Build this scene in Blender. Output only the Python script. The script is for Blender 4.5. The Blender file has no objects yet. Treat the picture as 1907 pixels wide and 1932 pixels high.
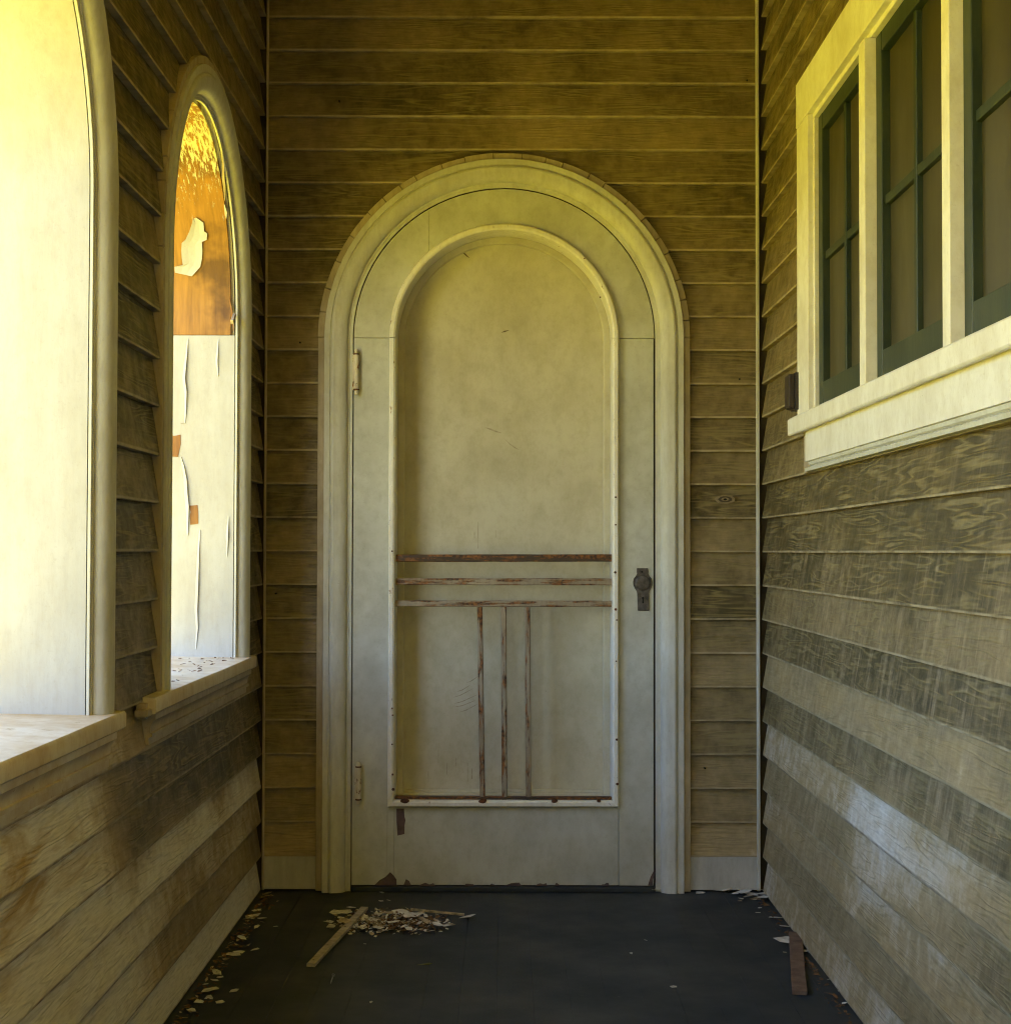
import bpy, bmesh, math, random
from mathutils import Matrix, Vector, Euler, noise
random.seed(7)
S = bpy.context.scene
COL = S.collection
R_ = math.radians

# ------------------------------------------------------------------ camera
F_PX, PW, PH = 2911.0, 1907.0, 1932.0
D, ZC = 4.65, 1.021
cam = bpy.data.cameras.new('camera')
cam.sensor_fit = 'HORIZONTAL'; cam.sensor_width = 36.0
cam.lens = F_PX / PW * 36.0
cam.clip_start = 0.05; cam.clip_end = 1000
co = bpy.data.objects.new('camera', cam); COL.objects.link(co)
CAM = Matrix.Translation((0, -D, ZC)) @ Euler((R_(90 + 1.456), 0, 0)).to_matrix().to_4x4() @ Matrix.Rotation(R_(0.12), 4, 'Z')
co.matrix_world = CAM
S.camera = co

# ------------------------------------------------------------------ sky, sun, exposure
SUN_EL, SUN_ROT = 60.0, 172.0         # sun along the porch: it lights the ground outside, never the porch itself
world = bpy.data.worlds.new('World'); S.world = world; world.use_nodes = True
nt = world.node_tree; nt.nodes.clear()
sky = nt.nodes.new('ShaderNodeTexSky'); sky.sky_type = 'NISHITA'; sky.sun_disc = False
sky.sun_elevation = R_(SUN_EL); sky.sun_rotation = R_(SUN_ROT)
sky.air_density = 1.0; sky.dust_density = 1.0; sky.ozone_density = 1.0
bg = nt.nodes.new('ShaderNodeBackground'); bg.inputs[1].default_value = 0.13
wo = nt.nodes.new('ShaderNodeOutputWorld')
nt.links.new(sky.outputs[0], bg.inputs[0]); nt.links.new(bg.outputs[0], wo.inputs[0])
sl = bpy.data.lights.new('sun', 'SUN'); sl.energy = 5.0; sl.angle = R_(0.5); sl.color = (1.0, 0.95, 0.82)
so = bpy.data.objects.new('sun', sl); COL.objects.link(so)
sd = Vector((math.sin(R_(SUN_ROT)) * math.cos(R_(SUN_EL)), math.cos(R_(SUN_ROT)) * math.cos(R_(SUN_EL)), math.sin(R_(SUN_EL))))
so.rotation_euler = sd.to_track_quat('Z', 'Y').to_euler()
S.view_settings.view_transform = 'Standard'; S.view_settings.look = 'None'
S.view_settings.gamma = 1.0; S.view_settings.use_curve_mapping = False
S.view_settings.exposure = 3.38
S.cycles.use_denoising = True
S.cycles.filter_width = 1.1
S.cycles.max_bounces = 10; S.cycles.diffuse_bounces = 8
S.cycles.sample_clamp_indirect = 6.0
S.cycles.caustics_reflective = False; S.cycles.caustics_refractive = False

# ------------------------------------------------------------------ pixel -> direction -> point on a known plane
XL, XR = -0.730, 0.772                # faces of the left and right siding
def ray(px, py):
    v = Vector(((px - PW / 2) / F_PX, -(py - PH / 2) / F_PX, -1.0))
    return CAM.to_3x3() @ v
def hit(px, py, axis, val):
    r = ray(px, py); o = CAM.translation
    return o + r * ((val - o[axis]) / r[axis])
def W(px, py, d=0.0): return hit(px, py, 1, d)
def FL(px, py, z=0.0): return hit(px, py, 2, z)

# ------------------------------------------------------------------ mesh helpers
def raw(name, verts, faces, mat, parent=None, smooth=None, bevel=0.0, fix=True, attrs=None):
    me = bpy.data.meshes.new(name)
    me.from_pydata([tuple(v) for v in verts], [], faces)
    if attrs:
        for k, vals in attrs.items():
            a = me.attributes.new(k, 'FLOAT', 'POINT')
            a.data.foreach_set('value', vals)
    if fix:
        bm = bmesh.new(); bm.from_mesh(me)
        bmesh.ops.recalc_face_normals(bm, faces=bm.faces); bm.to_mesh(me); bm.free()
    if smooth is not None:
        me.polygons.foreach_set('use_smooth', [True] * len(me.polygons))
        me.set_sharp_from_angle(angle=R_(smooth))
    me.materials.append(mat)
    o = bpy.data.objects.new(name, me); COL.objects.link(o)
    if parent: o.parent = parent
    if bevel:
        b = o.modifiers.new('bevel', 'BEVEL'); b.width = bevel; b.segments = 2; b.limit_method = 'ANGLE'
    return o
def boxvf(u0, u1, d0, d1, z0, z1):
    v = [(u, d, z) for u in (u0, u1) for d in (d0, d1) for z in (z0, z1)]
    f = [(0, 1, 3, 2), (4, 6, 7, 5), (0, 4, 5, 1), (2, 3, 7, 6), (0, 2, 6, 4), (1, 5, 7, 3)]
    return v, f
def box(name, u0, u1, d0, d1, z0, z1, mat, parent=None, bevel=0.002):
    v, f = boxvf(u0, u1, d0, d1, z0, z1)
    return raw(name, v, f, mat, parent, bevel=bevel)
def multi(name, parts, mat, parent=None, bevel=0.0, smooth=None):
    V, F = [], []
    for v, f in parts:
        o = len(V); V += list(v); F += [tuple(i + o for i in q) for q in f]
    return raw(name, V, F, mat, parent, bevel=bevel, smooth=smooth)
def tubevf(p, q, r0, r1=None, n=8):
    r1 = r0 if r1 is None else r1
    p, q = Vector(p), Vector(q); ax = (q - p).normalized()
    a = ax.orthogonal().normalized(); b = ax.cross(a)
    V = []
    for c, r in ((p, r0), (q, r1)):
        for i in range(n):
            t = 2 * math.pi * i / n
            V.append(c + a * (r * math.cos(t)) + b * (r * math.sin(t)))
    F = [(i, (i + 1) % n, n + (i + 1) % n, n + i) for i in range(n)] + [tuple(range(n))[::-1], tuple(range(n, 2 * n))]
    return V, F
def lathevf(c, prof, n=12):
    V, F = [], []
    for (r, z) in prof:
        for i in range(n):
            t = 2 * math.pi * i / n
            V.append((c[0] + r * math.cos(t), c[1] + r * math.sin(t), c[2] + z))
    for k in range(len(prof) - 1):
        for i in range(n):
            F.append((k * n + i, k * n + (i + 1) % n, (k + 1) * n + (i + 1) % n, (k + 1) * n + i))
    F += [tuple(range(n)), tuple(range((len(prof) - 1) * n, len(prof) * n))]
    return V, F
def arch_path(cu, zs, zb, n=48):
    """left leg up, half circle, right leg down: (origin, outward direction) so that a point is o + dir*r"""
    P = [((cu, zb), (-1, 0)), ((cu, zs), (-1, 0))]
    for i in range(1, n):
        a = math.pi - math.pi * i / n
        P.append(((cu, zs), (math.cos(a), math.sin(a))))
    P += [((cu, zs), (1, 0)), ((cu, zb), (1, 0))]
    return P
def sweepvf(path, prof, closed=True):
    V, F = [], []; m = len(prof)
    for (o, dr) in path:
        for (r, d) in prof:
            V.append((o[0] + dr[0] * r, d, o[1] + dr[1] * r))
    for i in range(len(path) - 1):
        for j in range(m if closed else m - 1):
            k = (j + 1) % m
            F.append((i * m + j, i * m + k, (i + 1) * m + k, (i + 1) * m + j))
    if closed:
        F += [tuple(range(m)), tuple(range((len(path) - 1) * m, len(path) * m))]
    return V, F
def ringvf(cu, zs, r0, r1, a0, a1, d0, d1, n=16, b0=None, b1=None):
    """ring segment; inner arc from angle a0 to a1, outer from b0 to b1 (degrees)"""
    b0 = a0 if b0 is None else b0; b1 = a1 if b1 is None else b1
    V, F = [], []
    for i in range(n + 1):
        t = i / n; a = R_(a0 + (a1 - a0) * t); b = R_(b0 + (b1 - b0) * t)
        pi = (cu + r0 * math.cos(a), zs + r0 * math.sin(a)); po = (cu + r1 * math.cos(b), zs + r1 * math.sin(b))
        V += [(pi[0], d0, pi[1]), (po[0], d0, po[1]), (po[0], d1, po[1]), (pi[0], d1, pi[1])]
    for i in range(n):
        for j in range(4):
            k = (j + 1) % 4
            F.append((i * 4 + j, i * 4 + k, i * 4 + 4 + k, i * 4 + 4 + j))
    F += [(0, 1, 2, 3), (n * 4, n * 4 + 1, n * 4 + 2, n * 4 + 3)]
    return V, F
def prismvf(poly, d0, d1):
    """poly of (u, z), extruded in d"""
    n = len(poly)
    V = [(u, d0, z) for u, z in poly] + [(u, d1, z) for u, z in poly]
    F = [tuple(range(n)), tuple(range(n, 2 * n))] + [(i, (i + 1) % n, n + (i + 1) % n, n + i) for i in range(n)]
    return V, F

def tag(o, label=None, cat=None, group=None, kind=None):
    if label: o['label'] = label
    if cat: o['category'] = cat
    if group: o['group'] = group
    if kind: o['kind'] = kind
    return o
def empty(name, mat4=None, parent=None):
    e = bpy.data.objects.new(name, None); COL.objects.link(e); e.empty_display_size = 0.1
    if mat4 is not None: e.matrix_world = mat4
    if parent: e.parent = parent
    return e

# wall frames: local X runs along the wall, local Y goes INTO the wall, Z is up
FB = Matrix.Identity(4)
FLW = Matrix.Translation((XL, 0, 0)) @ Matrix.Rotation(R_(90), 4, 'Z')    # u = y
FRW = Matrix.Translation((XR, 0, 0)) @ Matrix.Rotation(R_(-90), 4, 'Z')   # u = -y

# ------------------------------------------------------------------ materials
class NB:
    def __init__(s, name, rough=0.6, spec=0.3):
        s.m = bpy.data.materials.new(name); s.m.use_nodes = True
        s.t = s.m.node_tree; s.b = s.t.nodes['Principled BSDF']
        s.b.inputs['Roughness'].default_value = rough
        s.b.inputs['Specular IOR Level'].default_value = spec
    def n(s, typ, **kw):
        x = s.t.nodes.new(typ)
        for k, v in kw.items(): setattr(x, k, v)
        return x
    def l(s, a, b): s.t.links.new(a, b)
    def put(s, sock, v):
        if hasattr(v, 'is_output') or isinstance(v, bpy.types.NodeSocket): s.l(v, sock)
        else: sock.default_value = v
    def math(s, op, a, b=0.0, c=0.0, clamp=False):
        x = s.n('ShaderNodeMath', operation=op, use_clamp=clamp)
        for i, v in enumerate((a, b, c)): s.put(x.inputs[i], v)
        return x.outputs[0]
    def mix(s, f, a, b, mode='MIX'):
        x = s.n('ShaderNodeMix', data_type='RGBA', blend_type=mode)
        s.put(x.inputs[0], f)
        for sock, v in ((x.inputs[6], a), (x.inputs[7], b)):
            s.put(sock, v if not isinstance(v, tuple) else (*v, 1.0))
        return x.outputs[2]
    def coord(s, kind='Object', scale=(1, 1, 1), rnd=False, pos=False):
        if pos: src = s.n('ShaderNodeNewGeometry').outputs['Position']
        else: src = s.n('ShaderNodeTexCoord').outputs[kind]
        if rnd:
            oi = s.n('ShaderNodeObjectInfo'); mu = s.n('ShaderNodeVectorMath', operation='ADD')
            sc = s.math('MULTIPLY', oi.outputs['Random'], 37.0)
            cb = s.n('ShaderNodeCombineXYZ')
            for i in range(3): s.l(sc, cb.inputs[i])
            s.l(src, mu.inputs[0]); s.l(cb.outputs[0], mu.inputs[1]); src = mu.outputs[0]
        m = s.n('ShaderNodeMapping'); s.l(src, m.inputs[0]); m.inputs['Scale'].default_value = scale
        return m.outputs[0]
    def noise(s, vec, scale=1.0, detail=3.0, rough=0.55, dist=0.0):
        x = s.n('ShaderNodeTexNoise'); s.l(vec, x.inputs['Vector'])
        x.inputs['Scale'].default_value = scale; x.inputs['Detail'].default_value = detail
        x.inputs['Roughness'].default_value = rough; x.inputs['Distortion'].default_value = dist
        return x.outputs['Fac']
    def ramp(s, v, a, b, lo=0.0, hi=1.0):
        x = s.n('ShaderNodeMapRange'); x.clamp = True
        s.put(x.inputs[0], v)
        for i, q in enumerate((a, b, lo, hi)): s.put(x.inputs[i + 1], q)
        return x.outputs[0]
    def attr(s, name):
        return s.n('ShaderNodeAttribute', attribute_name=name).outputs['Fac']
    def bump(s, h, strength=0.5, dist=0.002):
        x = s.n('ShaderNodeBump'); x.inputs['Strength'].default_value = strength; x.inputs['Distance'].default_value = dist
        s.l(h, x.inputs['Height']); s.l(x.outputs[0], s.b.inputs['Normal'])
    def col(s, c): s.put(s.b.inputs['Base Color'], c if not isinstance(c, tuple) else (*c, 1.0))

def mk_siding():
    n = NB('weathered_siding', 0.5, 0.35)
    v = n.coord(scale=(1.6, 3.0, 20.0), rnd=True)
    h = n.noise(v, 1.0, 3.0, 0.5, 0.2)
    pp = n.math('PINGPONG', n.math('MULTIPLY', h, 12.0), 0.5)
    line = n.ramp(pp, 0.20, 0.46)                          # contour lines = embossed cathedral grain
    brk = n.ramp(n.noise(n.coord(scale=(5, 5, 26), rnd=True), 1.0, 3.0), 0.36, 0.58)
    L = n.math('MULTIPLY', line, brk)
    fine = n.noise(n.coord(scale=(22, 30, 240), rnd=True), 1.0, 2.0)
    wn = n.noise(n.coord(pos=True), 3.2, 5.0, 0.62)
    wn2 = n.noise(n.coord(pos=True), 24.0, 5.0, 0.65)
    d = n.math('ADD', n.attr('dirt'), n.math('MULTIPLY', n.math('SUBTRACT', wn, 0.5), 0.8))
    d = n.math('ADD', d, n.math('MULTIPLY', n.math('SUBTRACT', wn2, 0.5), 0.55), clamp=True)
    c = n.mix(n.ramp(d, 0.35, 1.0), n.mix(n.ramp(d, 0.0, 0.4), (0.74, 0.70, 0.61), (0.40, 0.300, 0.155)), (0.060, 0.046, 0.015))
    c = n.mix(n.math('MULTIPLY', n.ramp(fine, 0.48, 0.72), 0.40), c, n.mix(0.6, c, (0.03, 0.022, 0.012)))
    c = n.mix(n.math('MULTIPLY', L, n.ramp(d, 0.2, 0.8, 0.20, 0.78)), c, (0.225, 0.180, 0.078))
    # vertical wash streaks where water ran down, broken up by the grain
    st = n.ramp(n.noise(n.coord(scale=(30, 10, 1.2), pos=False), 1.0, 5.0, 0.7), 0.50, 0.72)
    st = n.math('MULTIPLY', n.math('MULTIPLY', st, n.attr('streak')), n.ramp(n.noise(n.coord(scale=(22, 40, 60), rnd=True), 1.0, 3.0), 0.25, 0.60))
    c = n.mix(n.math('MULTIPLY', st, 0.8), c, (0.46, 0.36, 0.225))
    so_ = n.math('MULTIPLY', n.attr('stain'), n.ramp(n.noise(n.coord(scale=(4, 5, 20), rnd=True), 1.0, 4.0, 0.6, 0.6), 0.44, 0.64))
    c = n.mix(so_, c, (0.40, 0.27, 0.09))
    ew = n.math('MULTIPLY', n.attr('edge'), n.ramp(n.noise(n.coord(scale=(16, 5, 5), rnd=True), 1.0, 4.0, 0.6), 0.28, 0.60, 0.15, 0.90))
    c = n.mix(ew, c, n.mix(n.ramp(d, 0.25, 0.6), (0.20, 0.15, 0.09), (0.42, 0.35, 0.22)))                  # lap lines painted in: pale highlight on dirty boards, dark shadow on clean
    n.col(c)
    hh = n.math('ADD', n.math('MULTIPLY', L, 0.9), n.math('MULTIPLY', fine, 0.6))
    n.bump(hh, 0.6, 0.0020)
    n.l(n.ramp(wn2, 0.3, 0.7, 0.38, 0.60), n.b.inputs['Roughness'])
    return n.m
def mk_paint(name, base=(0.74, 0.71, 0.62), dirt=(0.30, 0.26, 0.18), amt=0.45, chips=0.0, under=(0.20, 0.17, 0.15), rough=0.5, vert=True, rust=0.0, rsc=(60, 60, 26)):
    n = NB(name, rough, 0.35)
    a = n.noise(n.coord(pos=True), 4.5, 5.0, 0.62)
    b = n.noise(n.coord(pos=True, scale=(30, 30, 3.0) if vert else (11, 11, 7)), 1.0, 6.0, 0.65)
    g = n.noise(n.coord(pos=True), 160.0, 2.0)
    f = n.math('MULTIPLY', n.ramp(n.math('ADD', n.math('MULTIPLY', a, 0.6), n.math('MULTIPLY', b, 0.4)), 0.42, 0.70), amt)
    c = n.mix(f, base, dirt)
    c = n.mix(n.math('MULTIPLY', n.ramp(g, 0.62, 0.75), 0.25), c, dirt)
    sp = n.noise(n.coord(pos=True), 75.0, 2.0)
    c = n.mix(n.math('MULTIPLY', n.ramp(sp, 0.80, 0.83), 0.6), c, (0.10, 0.08, 0.05))
    mo = n.noise(n.coord(pos=True, scale=(70, 70, 22) if vert else (34, 34, 26)), 1.0, 6.0, 0.7)
    c = n.mix(n.math('MULTIPLY', n.ramp(mo, 0.46, 0.74), 0.55 * amt), c, dirt)
    h = n.math('ADD', n.math('MULTIPLY', g, 0.25), n.math('ADD', n.math('MULTIPLY', b, 0.5), n.math('MULTIPLY', mo, 0.6)))
    if chips:
        q = n.noise(n.coord(pos=True), 16.0, 5.0, 0.6)
        k = n.ramp(q, 0.70 - chips * 0.25, 0.715 - chips * 0.25)
        c = n.mix(k, c, under); h = n.math('SUBTRACT', h, n.math('MULTIPLY', k, 1.2))
    if rust:
        q = n.noise(n.coord(pos=True, scale=rsc), 1.0, 5.0, 0.68)
        k = n.ramp(q, 0.67 - rust * 0.3, 0.74 - rust * 0.3)
        c = n.mix(k, c, n.mix(n.ramp(n.noise(n.coord(pos=True), 90.0), 0.35, 0.65), (0.040, 0.018, 0.008), (0.26, 0.10, 0.022)))
        h = n.math('SUBTRACT', h, n.math('MULTIPLY', k, 0.6))
    n.col(c); n.bump(h, 0.35, 0.0015)
    return n.m
def mk_bare():
    n = NB('bare_plywood', 0.55, 0.35)
    v = n.coord(pos=True, scale=(75, 12, 7))
    a = n.noise(v, 1.0, 5.0, 0.6); b = n.noise(n.coord(pos=True), 7.0, 4.0)
    c = n.mix(n.ramp(a, 0.3, 0.7), (0.20, 0.092, 0.012), (0.34, 0.165, 0.026))
    c = n.mix(n.math('MULTIPLY', n.ramp(b, 0.50, 0.66), 0.75), c, (0.055, 0.020, 0.006))
    # paint that still clings in vertical flecks, most of it near the crown
    sx = n.n('ShaderNodeSeparateXYZ'); n.l(n.n('ShaderNodeNewGeometry').outputs['Position'], sx.inputs[0])
    cv = n.n('ShaderNodeCombineXYZ'); n.l(n.math('MULTIPLY', sx.outputs[0], 150.0), cv.inputs[0]); n.l(n.math('MULTIPLY', n.attr('arc'), 26.0), cv.inputs[1])
    fl = n.noise(cv.outputs[0], 1.0, 8.0, 0.72)
    big = n.noise(n.coord(pos=True, scale=(5, 5, 5)), 1.0, 2.0)
    zz = n.ramp(n.attr('arc'), 0.14, 0.46, 0.0, 0.20)
    k = n.ramp(n.math('ADD', n.math('ADD', fl, zz), n.math('MULTIPLY', n.math('SUBTRACT', big, 0.5), 0.35)), 0.70, 0.735)
    c = n.mix(k, c, (0.52, 0.49, 0.40))
    n.col(c); n.bump(n.math('ADD', n.math('MULTIPLY', k, 0.8), n.math('MULTIPLY', a, 0.6)), 0.6, 0.002)
    return n.m
def mk_simple(name, base, dark, scale=(20, 20, 20), rough=0.6, spec=0.3, lo=0.35, hi=0.65, bump=0.3, metal=0.0, rnd=False, pos=True):
    n = NB(name, rough, spec)
    a = n.noise(n.coord(pos=pos, scale=scale, rnd=rnd), 1.0, 5.0, 0.62)
    n.col(n.mix(n.ramp(a, lo, hi), dark, base)); n.b.inputs['Metallic'].default_value = metal
    n.bump(a, bump, 0.002)
    return n.m
def mk_floor():
    n = NB('floor_paint', 0.6, 0.25)
    a = n.noise(n.coord(pos=True), 3.0, 6.0, 0.62); b = n.noise(n.coord(pos=True, scale=(70, 6, 6)), 1.0, 4.0, 0.6)
    g = n.noise(n.coord(pos=True), 55.0, 3.0, 0.6)
    c = n.mix(n.ramp(a, 0.35, 0.68), (0.025, 0.031, 0.035), (0.041, 0.045, 0.047))
    c = n.mix(n.math('MULTIPLY', n.ramp(b, 0.55, 0.72), 0.35), c, (0.04, 0.036, 0.03))
    c = n.mix(n.ramp(g, 0.66, 0.76), c, (0.075, 0.07, 0.06))
    n.col(c); n.bump(n.math('ADD', n.math('MULTIPLY', b, 0.6), n.math('MULTIPLY', g, 0.3)), 0.35, 0.002)
    n.l(n.ramp(a, 0.3, 0.7, 0.72, 0.48), n.b.inputs['Roughness'])
    return n.m
def mk_ground():
    n = NB('yellow_bounce_ground', 0.95, 0.05)
    a = n.noise(n.coord(pos=True), 0.8, 6.0, 0.65); b = n.noise(n.coord(pos=True), 30.0, 4.0, 0.65)
    c = n.mix(n.ramp(a, 0.35, 0.65), (0.56, 0.45, 0.022), (0.48, 0.40, 0.026))  # strong yellow chosen so the unseen ground bounces warm light into the porch
    c = n.mix(n.math('MULTIPLY', n.ramp(b, 0.45, 0.7), 0.35), c, (0.22, 0.19, 0.04))
    n.col(c); n.bump(b, 0.8, 0.03)
    return n.m

M_SIDING = mk_siding()
M_SIDING_PALE = mk_simple('pale_knot_wood', (0.26, 0.20, 0.11), (0.15, 0.11, 0.06), (60, 60, 200), 0.6)
M_WHITE = mk_paint('aged_white_paint', vert=False, base=(0.76, 0.745, 0.69), dirt=(0.42, 0.36, 0.25), amt=0.6)
M_CASING = mk_paint('casing_paint', base=(0.55, 0.55, 0.495), dirt=(0.30, 0.27, 0.19), amt=0.65)
M_DOOR = mk_paint('door_paint', vert=False, base=(0.51, 0.52, 0.465), dirt=(0.28, 0.255, 0.18), amt=0.7)
M_PANEL = mk_paint('door_panel_paint', vert=False, base=(0.52, 0.495, 0.375), dirt=(0.30, 0.255, 0.145), amt=0.65)
M_BEAD = mk_paint('bead_paint', base=(0.76, 0.74, 0.66), dirt=(0.40, 0.34, 0.22), amt=0.5, rust=0.12)
M_RUSTBAR = mk_paint('rusty_painted_bar', base=(0.34, 0.285, 0.20), dirt=(0.16, 0.10, 0.055), amt=0.9, rust=0.58, rsc=(70, 60, 9))
M_RUSTBARH = mk_paint('rusty_painted_crossbar', base=(0.34, 0.285, 0.20), dirt=(0.16, 0.10, 0.055), amt=0.9, rust=0.55, rsc=(9, 60, 90))
M_RUSTDARK = mk_paint('dark_rusty_bar', base=(0.06, 0.038, 0.024), dirt=(0.03, 0.018, 0.012), amt=0.9, rust=0.75, rsc=(9, 60, 90))
M_HINGE = mk_paint('hinge_paint', base=(0.62, 0.57, 0.46), dirt=(0.38, 0.28, 0.16), amt=0.6, rust=0.3)
M_RUST = mk_simple('rust', (0.16, 0.06, 0.02), (0.04, 0.018, 0.01), (90, 90, 90), 0.8)
M_PLATE = mk_simple('tarnished_brass', (0.12, 0.105, 0.095), (0.05, 0.043, 0.038), (60, 60, 60), 0.5, metal=0.4)
M_BLACK = mk_simple('dark_void', (0.012, 0.010, 0.008), (0.006, 0.005, 0.004), (30, 30, 30), 0.9)
M_GRIME = mk_simple('grime', (0.16, 0.12, 0.07), (0.08, 0.055, 0.03), (80, 80, 80), 0.8)
M_EDGE = mk_paint('cut_edge_paint', base=(0.44, 0.37, 0.26), dirt=(0.20, 0.155, 0.09), amt=0.8)
M_BASE = mk_paint('grey_base_paint', base=(0.46, 0.45, 0.41), dirt=(0.24, 0.22, 0.17), amt=0.6)
M_JAMB = mk_paint('jamb_paint', base=(0.41, 0.405, 0.385), dirt=(0.29, 0.265, 0.22), amt=0.65)
M_BARE = mk_bare()
M_WOODPATCH = mk_simple('bare_wood_patch', (0.27, 0.125, 0.030), (0.15, 0.06, 0.014), (70, 20, 8), 0.6)
M_SILL = mk_paint('sill_paint', base=(0.62, 0.56, 0.45), dirt=(0.40, 0.26, 0.10), amt=0.95, chips=0.15, under=(0.42, 0.33, 0.20), vert=False)
M_GREEN = mk_paint('green_sash_paint', base=(0.012, 0.024, 0.013), dirt=(0.040, 0.052, 0.028), amt=0.95, rough=0.45)
def mk_pane():
    n = NB('dusty_dark_glass', 0.32, 0.5)
    a = n.noise(n.coord(pos=True, scale=(8, 8, 3)), 1.0, 4.0)
    n.col(n.mix(n.ramp(a, 0.35, 0.7), (0.034, 0.030, 0.012), (0.056, 0.047, 0.018)))
    n.l(n.ramp(a, 0.3, 0.7, 0.30, 0.5), n.b.inputs['Roughness'])
    return n.m
M_PANE = mk_pane()
M_BOX = mk_simple('brown_metal_box', (0.035, 0.022, 0.016), (0.018, 0.012, 0.010), (20, 20, 20), 0.45)
M_FLOOR = mk_floor()
M_GROUND = mk_ground()
M_CORE = mk_simple('wall_sheathing', (0.10, 0.075, 0.045), (0.06, 0.045, 0.028), (8, 8, 8), 0.9)
M_EXT = mk_paint('exterior_stucco', base=(0.70, 0.66, 0.55), dirt=(0.5, 0.45, 0.33), amt=0.5)
M_CEIL = mk_paint('yellow_bounce_ceiling', base=(0.84, 0.69, 0.05), dirt=(0.64, 0.50, 0.04), amt=0.5)  # unseen ceiling; strong yellow chosen to tint the light on the upper walls
M_ROOF = mk_simple('roof_shingle', (0.10, 0.09, 0.08), (0.05, 0.045, 0.04), (12, 12, 12), 0.9)
M_LATH = mk_simple('pale_lath', (0.42, 0.38, 0.33), (0.25, 0.22, 0.18), (40, 40, 40), 0.8)
M_LATH2 = mk_simple('brown_lath', (0.19, 0.125, 0.085), (0.10, 0.06, 0.04), (30, 30, 30), 0.8)
M_CHIP = mk_simple('paint_flake', (0.70, 0.68, 0.62), (0.42, 0.39, 0.33), (60, 60, 60), 0.7)
M_CHIP2 = mk_simple('brown_flake', (0.20, 0.11, 0.05), (0.09, 0.045, 0.02), (60, 60, 60), 0.8)
M_CHIP3 = mk_simple('tan_flake', (0.46, 0.37, 0.24), (0.20, 0.15, 0.09), (60, 60, 60), 0.8)
M_STEEL = mk_simple('dull_steel', (0.40, 0.40, 0.42), (0.2, 0.2, 0.2), (90, 90, 90), 0.45, metal=0.8)
M_LEAF = mk_simple('leaf', (0.16, 0.17, 0.03), (0.10, 0.08, 0.02), (60, 60, 60), 0.6)

# ------------------------------------------------------------------ ground, porch floor, ceiling
g = raw('ground', [(-220, -220, -0.62), (220, -220, -0.62), (220, 220, -0.62), (-220, 220, -0.62)], [(0, 1, 2, 3)], M_GROUND, fix=False)
tag(g, 'straw yellow ground outside the porch, tinted for bounce light', 'ground', kind='structure')
YN = -6.10                                          # the porch goes on behind the camera to here
YA = -4.60                                          # the arched wall stops here; the unseen side beyond is left open for fill light
YH = -9.0                                           # the house wall goes on to here
BW = 0.0835
pf = empty('porch_floor'); tag(pf, 'dark blue grey painted plank floor of the porch', 'floor', kind='structure')
ex = -1.02
k = 0
while ex < 0.80:
    jz = random.uniform(-0.0003, 0.0003)
    box('floor_board', ex + 0.0001, ex + BW - 0.0001, YN, 0.132, -0.03, jz, M_FLOOR, pf, bevel=0.0007)
    ex += BW; k += 1
box('underside', -1.05, 0.86, YN, 0.10, -0.62, -0.031, M_CORE, pf, bevel=0)
ZTOP = 2.98
pc = empty('porch_ceiling', Matrix.Translation((0, 0, ZTOP))); tag(pc, 'cream yellow board ceiling over the porch, tinted for bounce light', 'ceiling', kind='structure')
ex = -1.50
while ex < 0.95:
    box('ceiling_board', ex + 0.001, ex + 0.139, YN, 0.12, 0.0, 0.02, M_CEIL, pc, bevel=0.003); ex += 0.14
rf = raw('roof', *boxvf(-1.51, 1.6, YN - 0.3, 0.9, ZTOP + 0.021, ZTOP + 0.20), M_ROOF); tag(rf, 'low roof slab above the porch ceiling', 'roof', kind='structure')

# ------------------------------------------------------------------ clapboard siding
ZB0 = W(1370, 1618).z                               # top of the grey base board
ZB1 = W(1370, 33).z
PITCH = (ZB1 - ZB0) / 25.0
ZS = W(951, 637).z                                  # spring line, the same for the door and the arches
CU = W(951, 637).x
ROUT = 0.561; RIN = 0.4575; RCUT = 0.522
NBOARD = int((ZTOP - ZB0) / PITCH) + 1

def seg_split(u0, u1, ops, z):
    """solid intervals of the wall at height z; ops = (centre, zs, zbottom, r)"""
    segs = [(u0, u1)]
    for (c, zs, zb, r, rect) in ops:
        if z < zb: continue
        if rect is not None:
            if z > rect: continue
            hw = r
        elif z <= zs: hw = r
        elif z < zs + r: hw = math.sqrt(r * r - (z - zs) ** 2)
        else: continue
        out = []
        for (a, b) in segs:
            if c + hw <= a or c - hw >= b: out.append((a, b)); continue
            if c - hw > a: out.append((a, c - hw))
            if c + hw < b: out.append((c + hw, b))
        segs = out
    return segs

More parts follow.
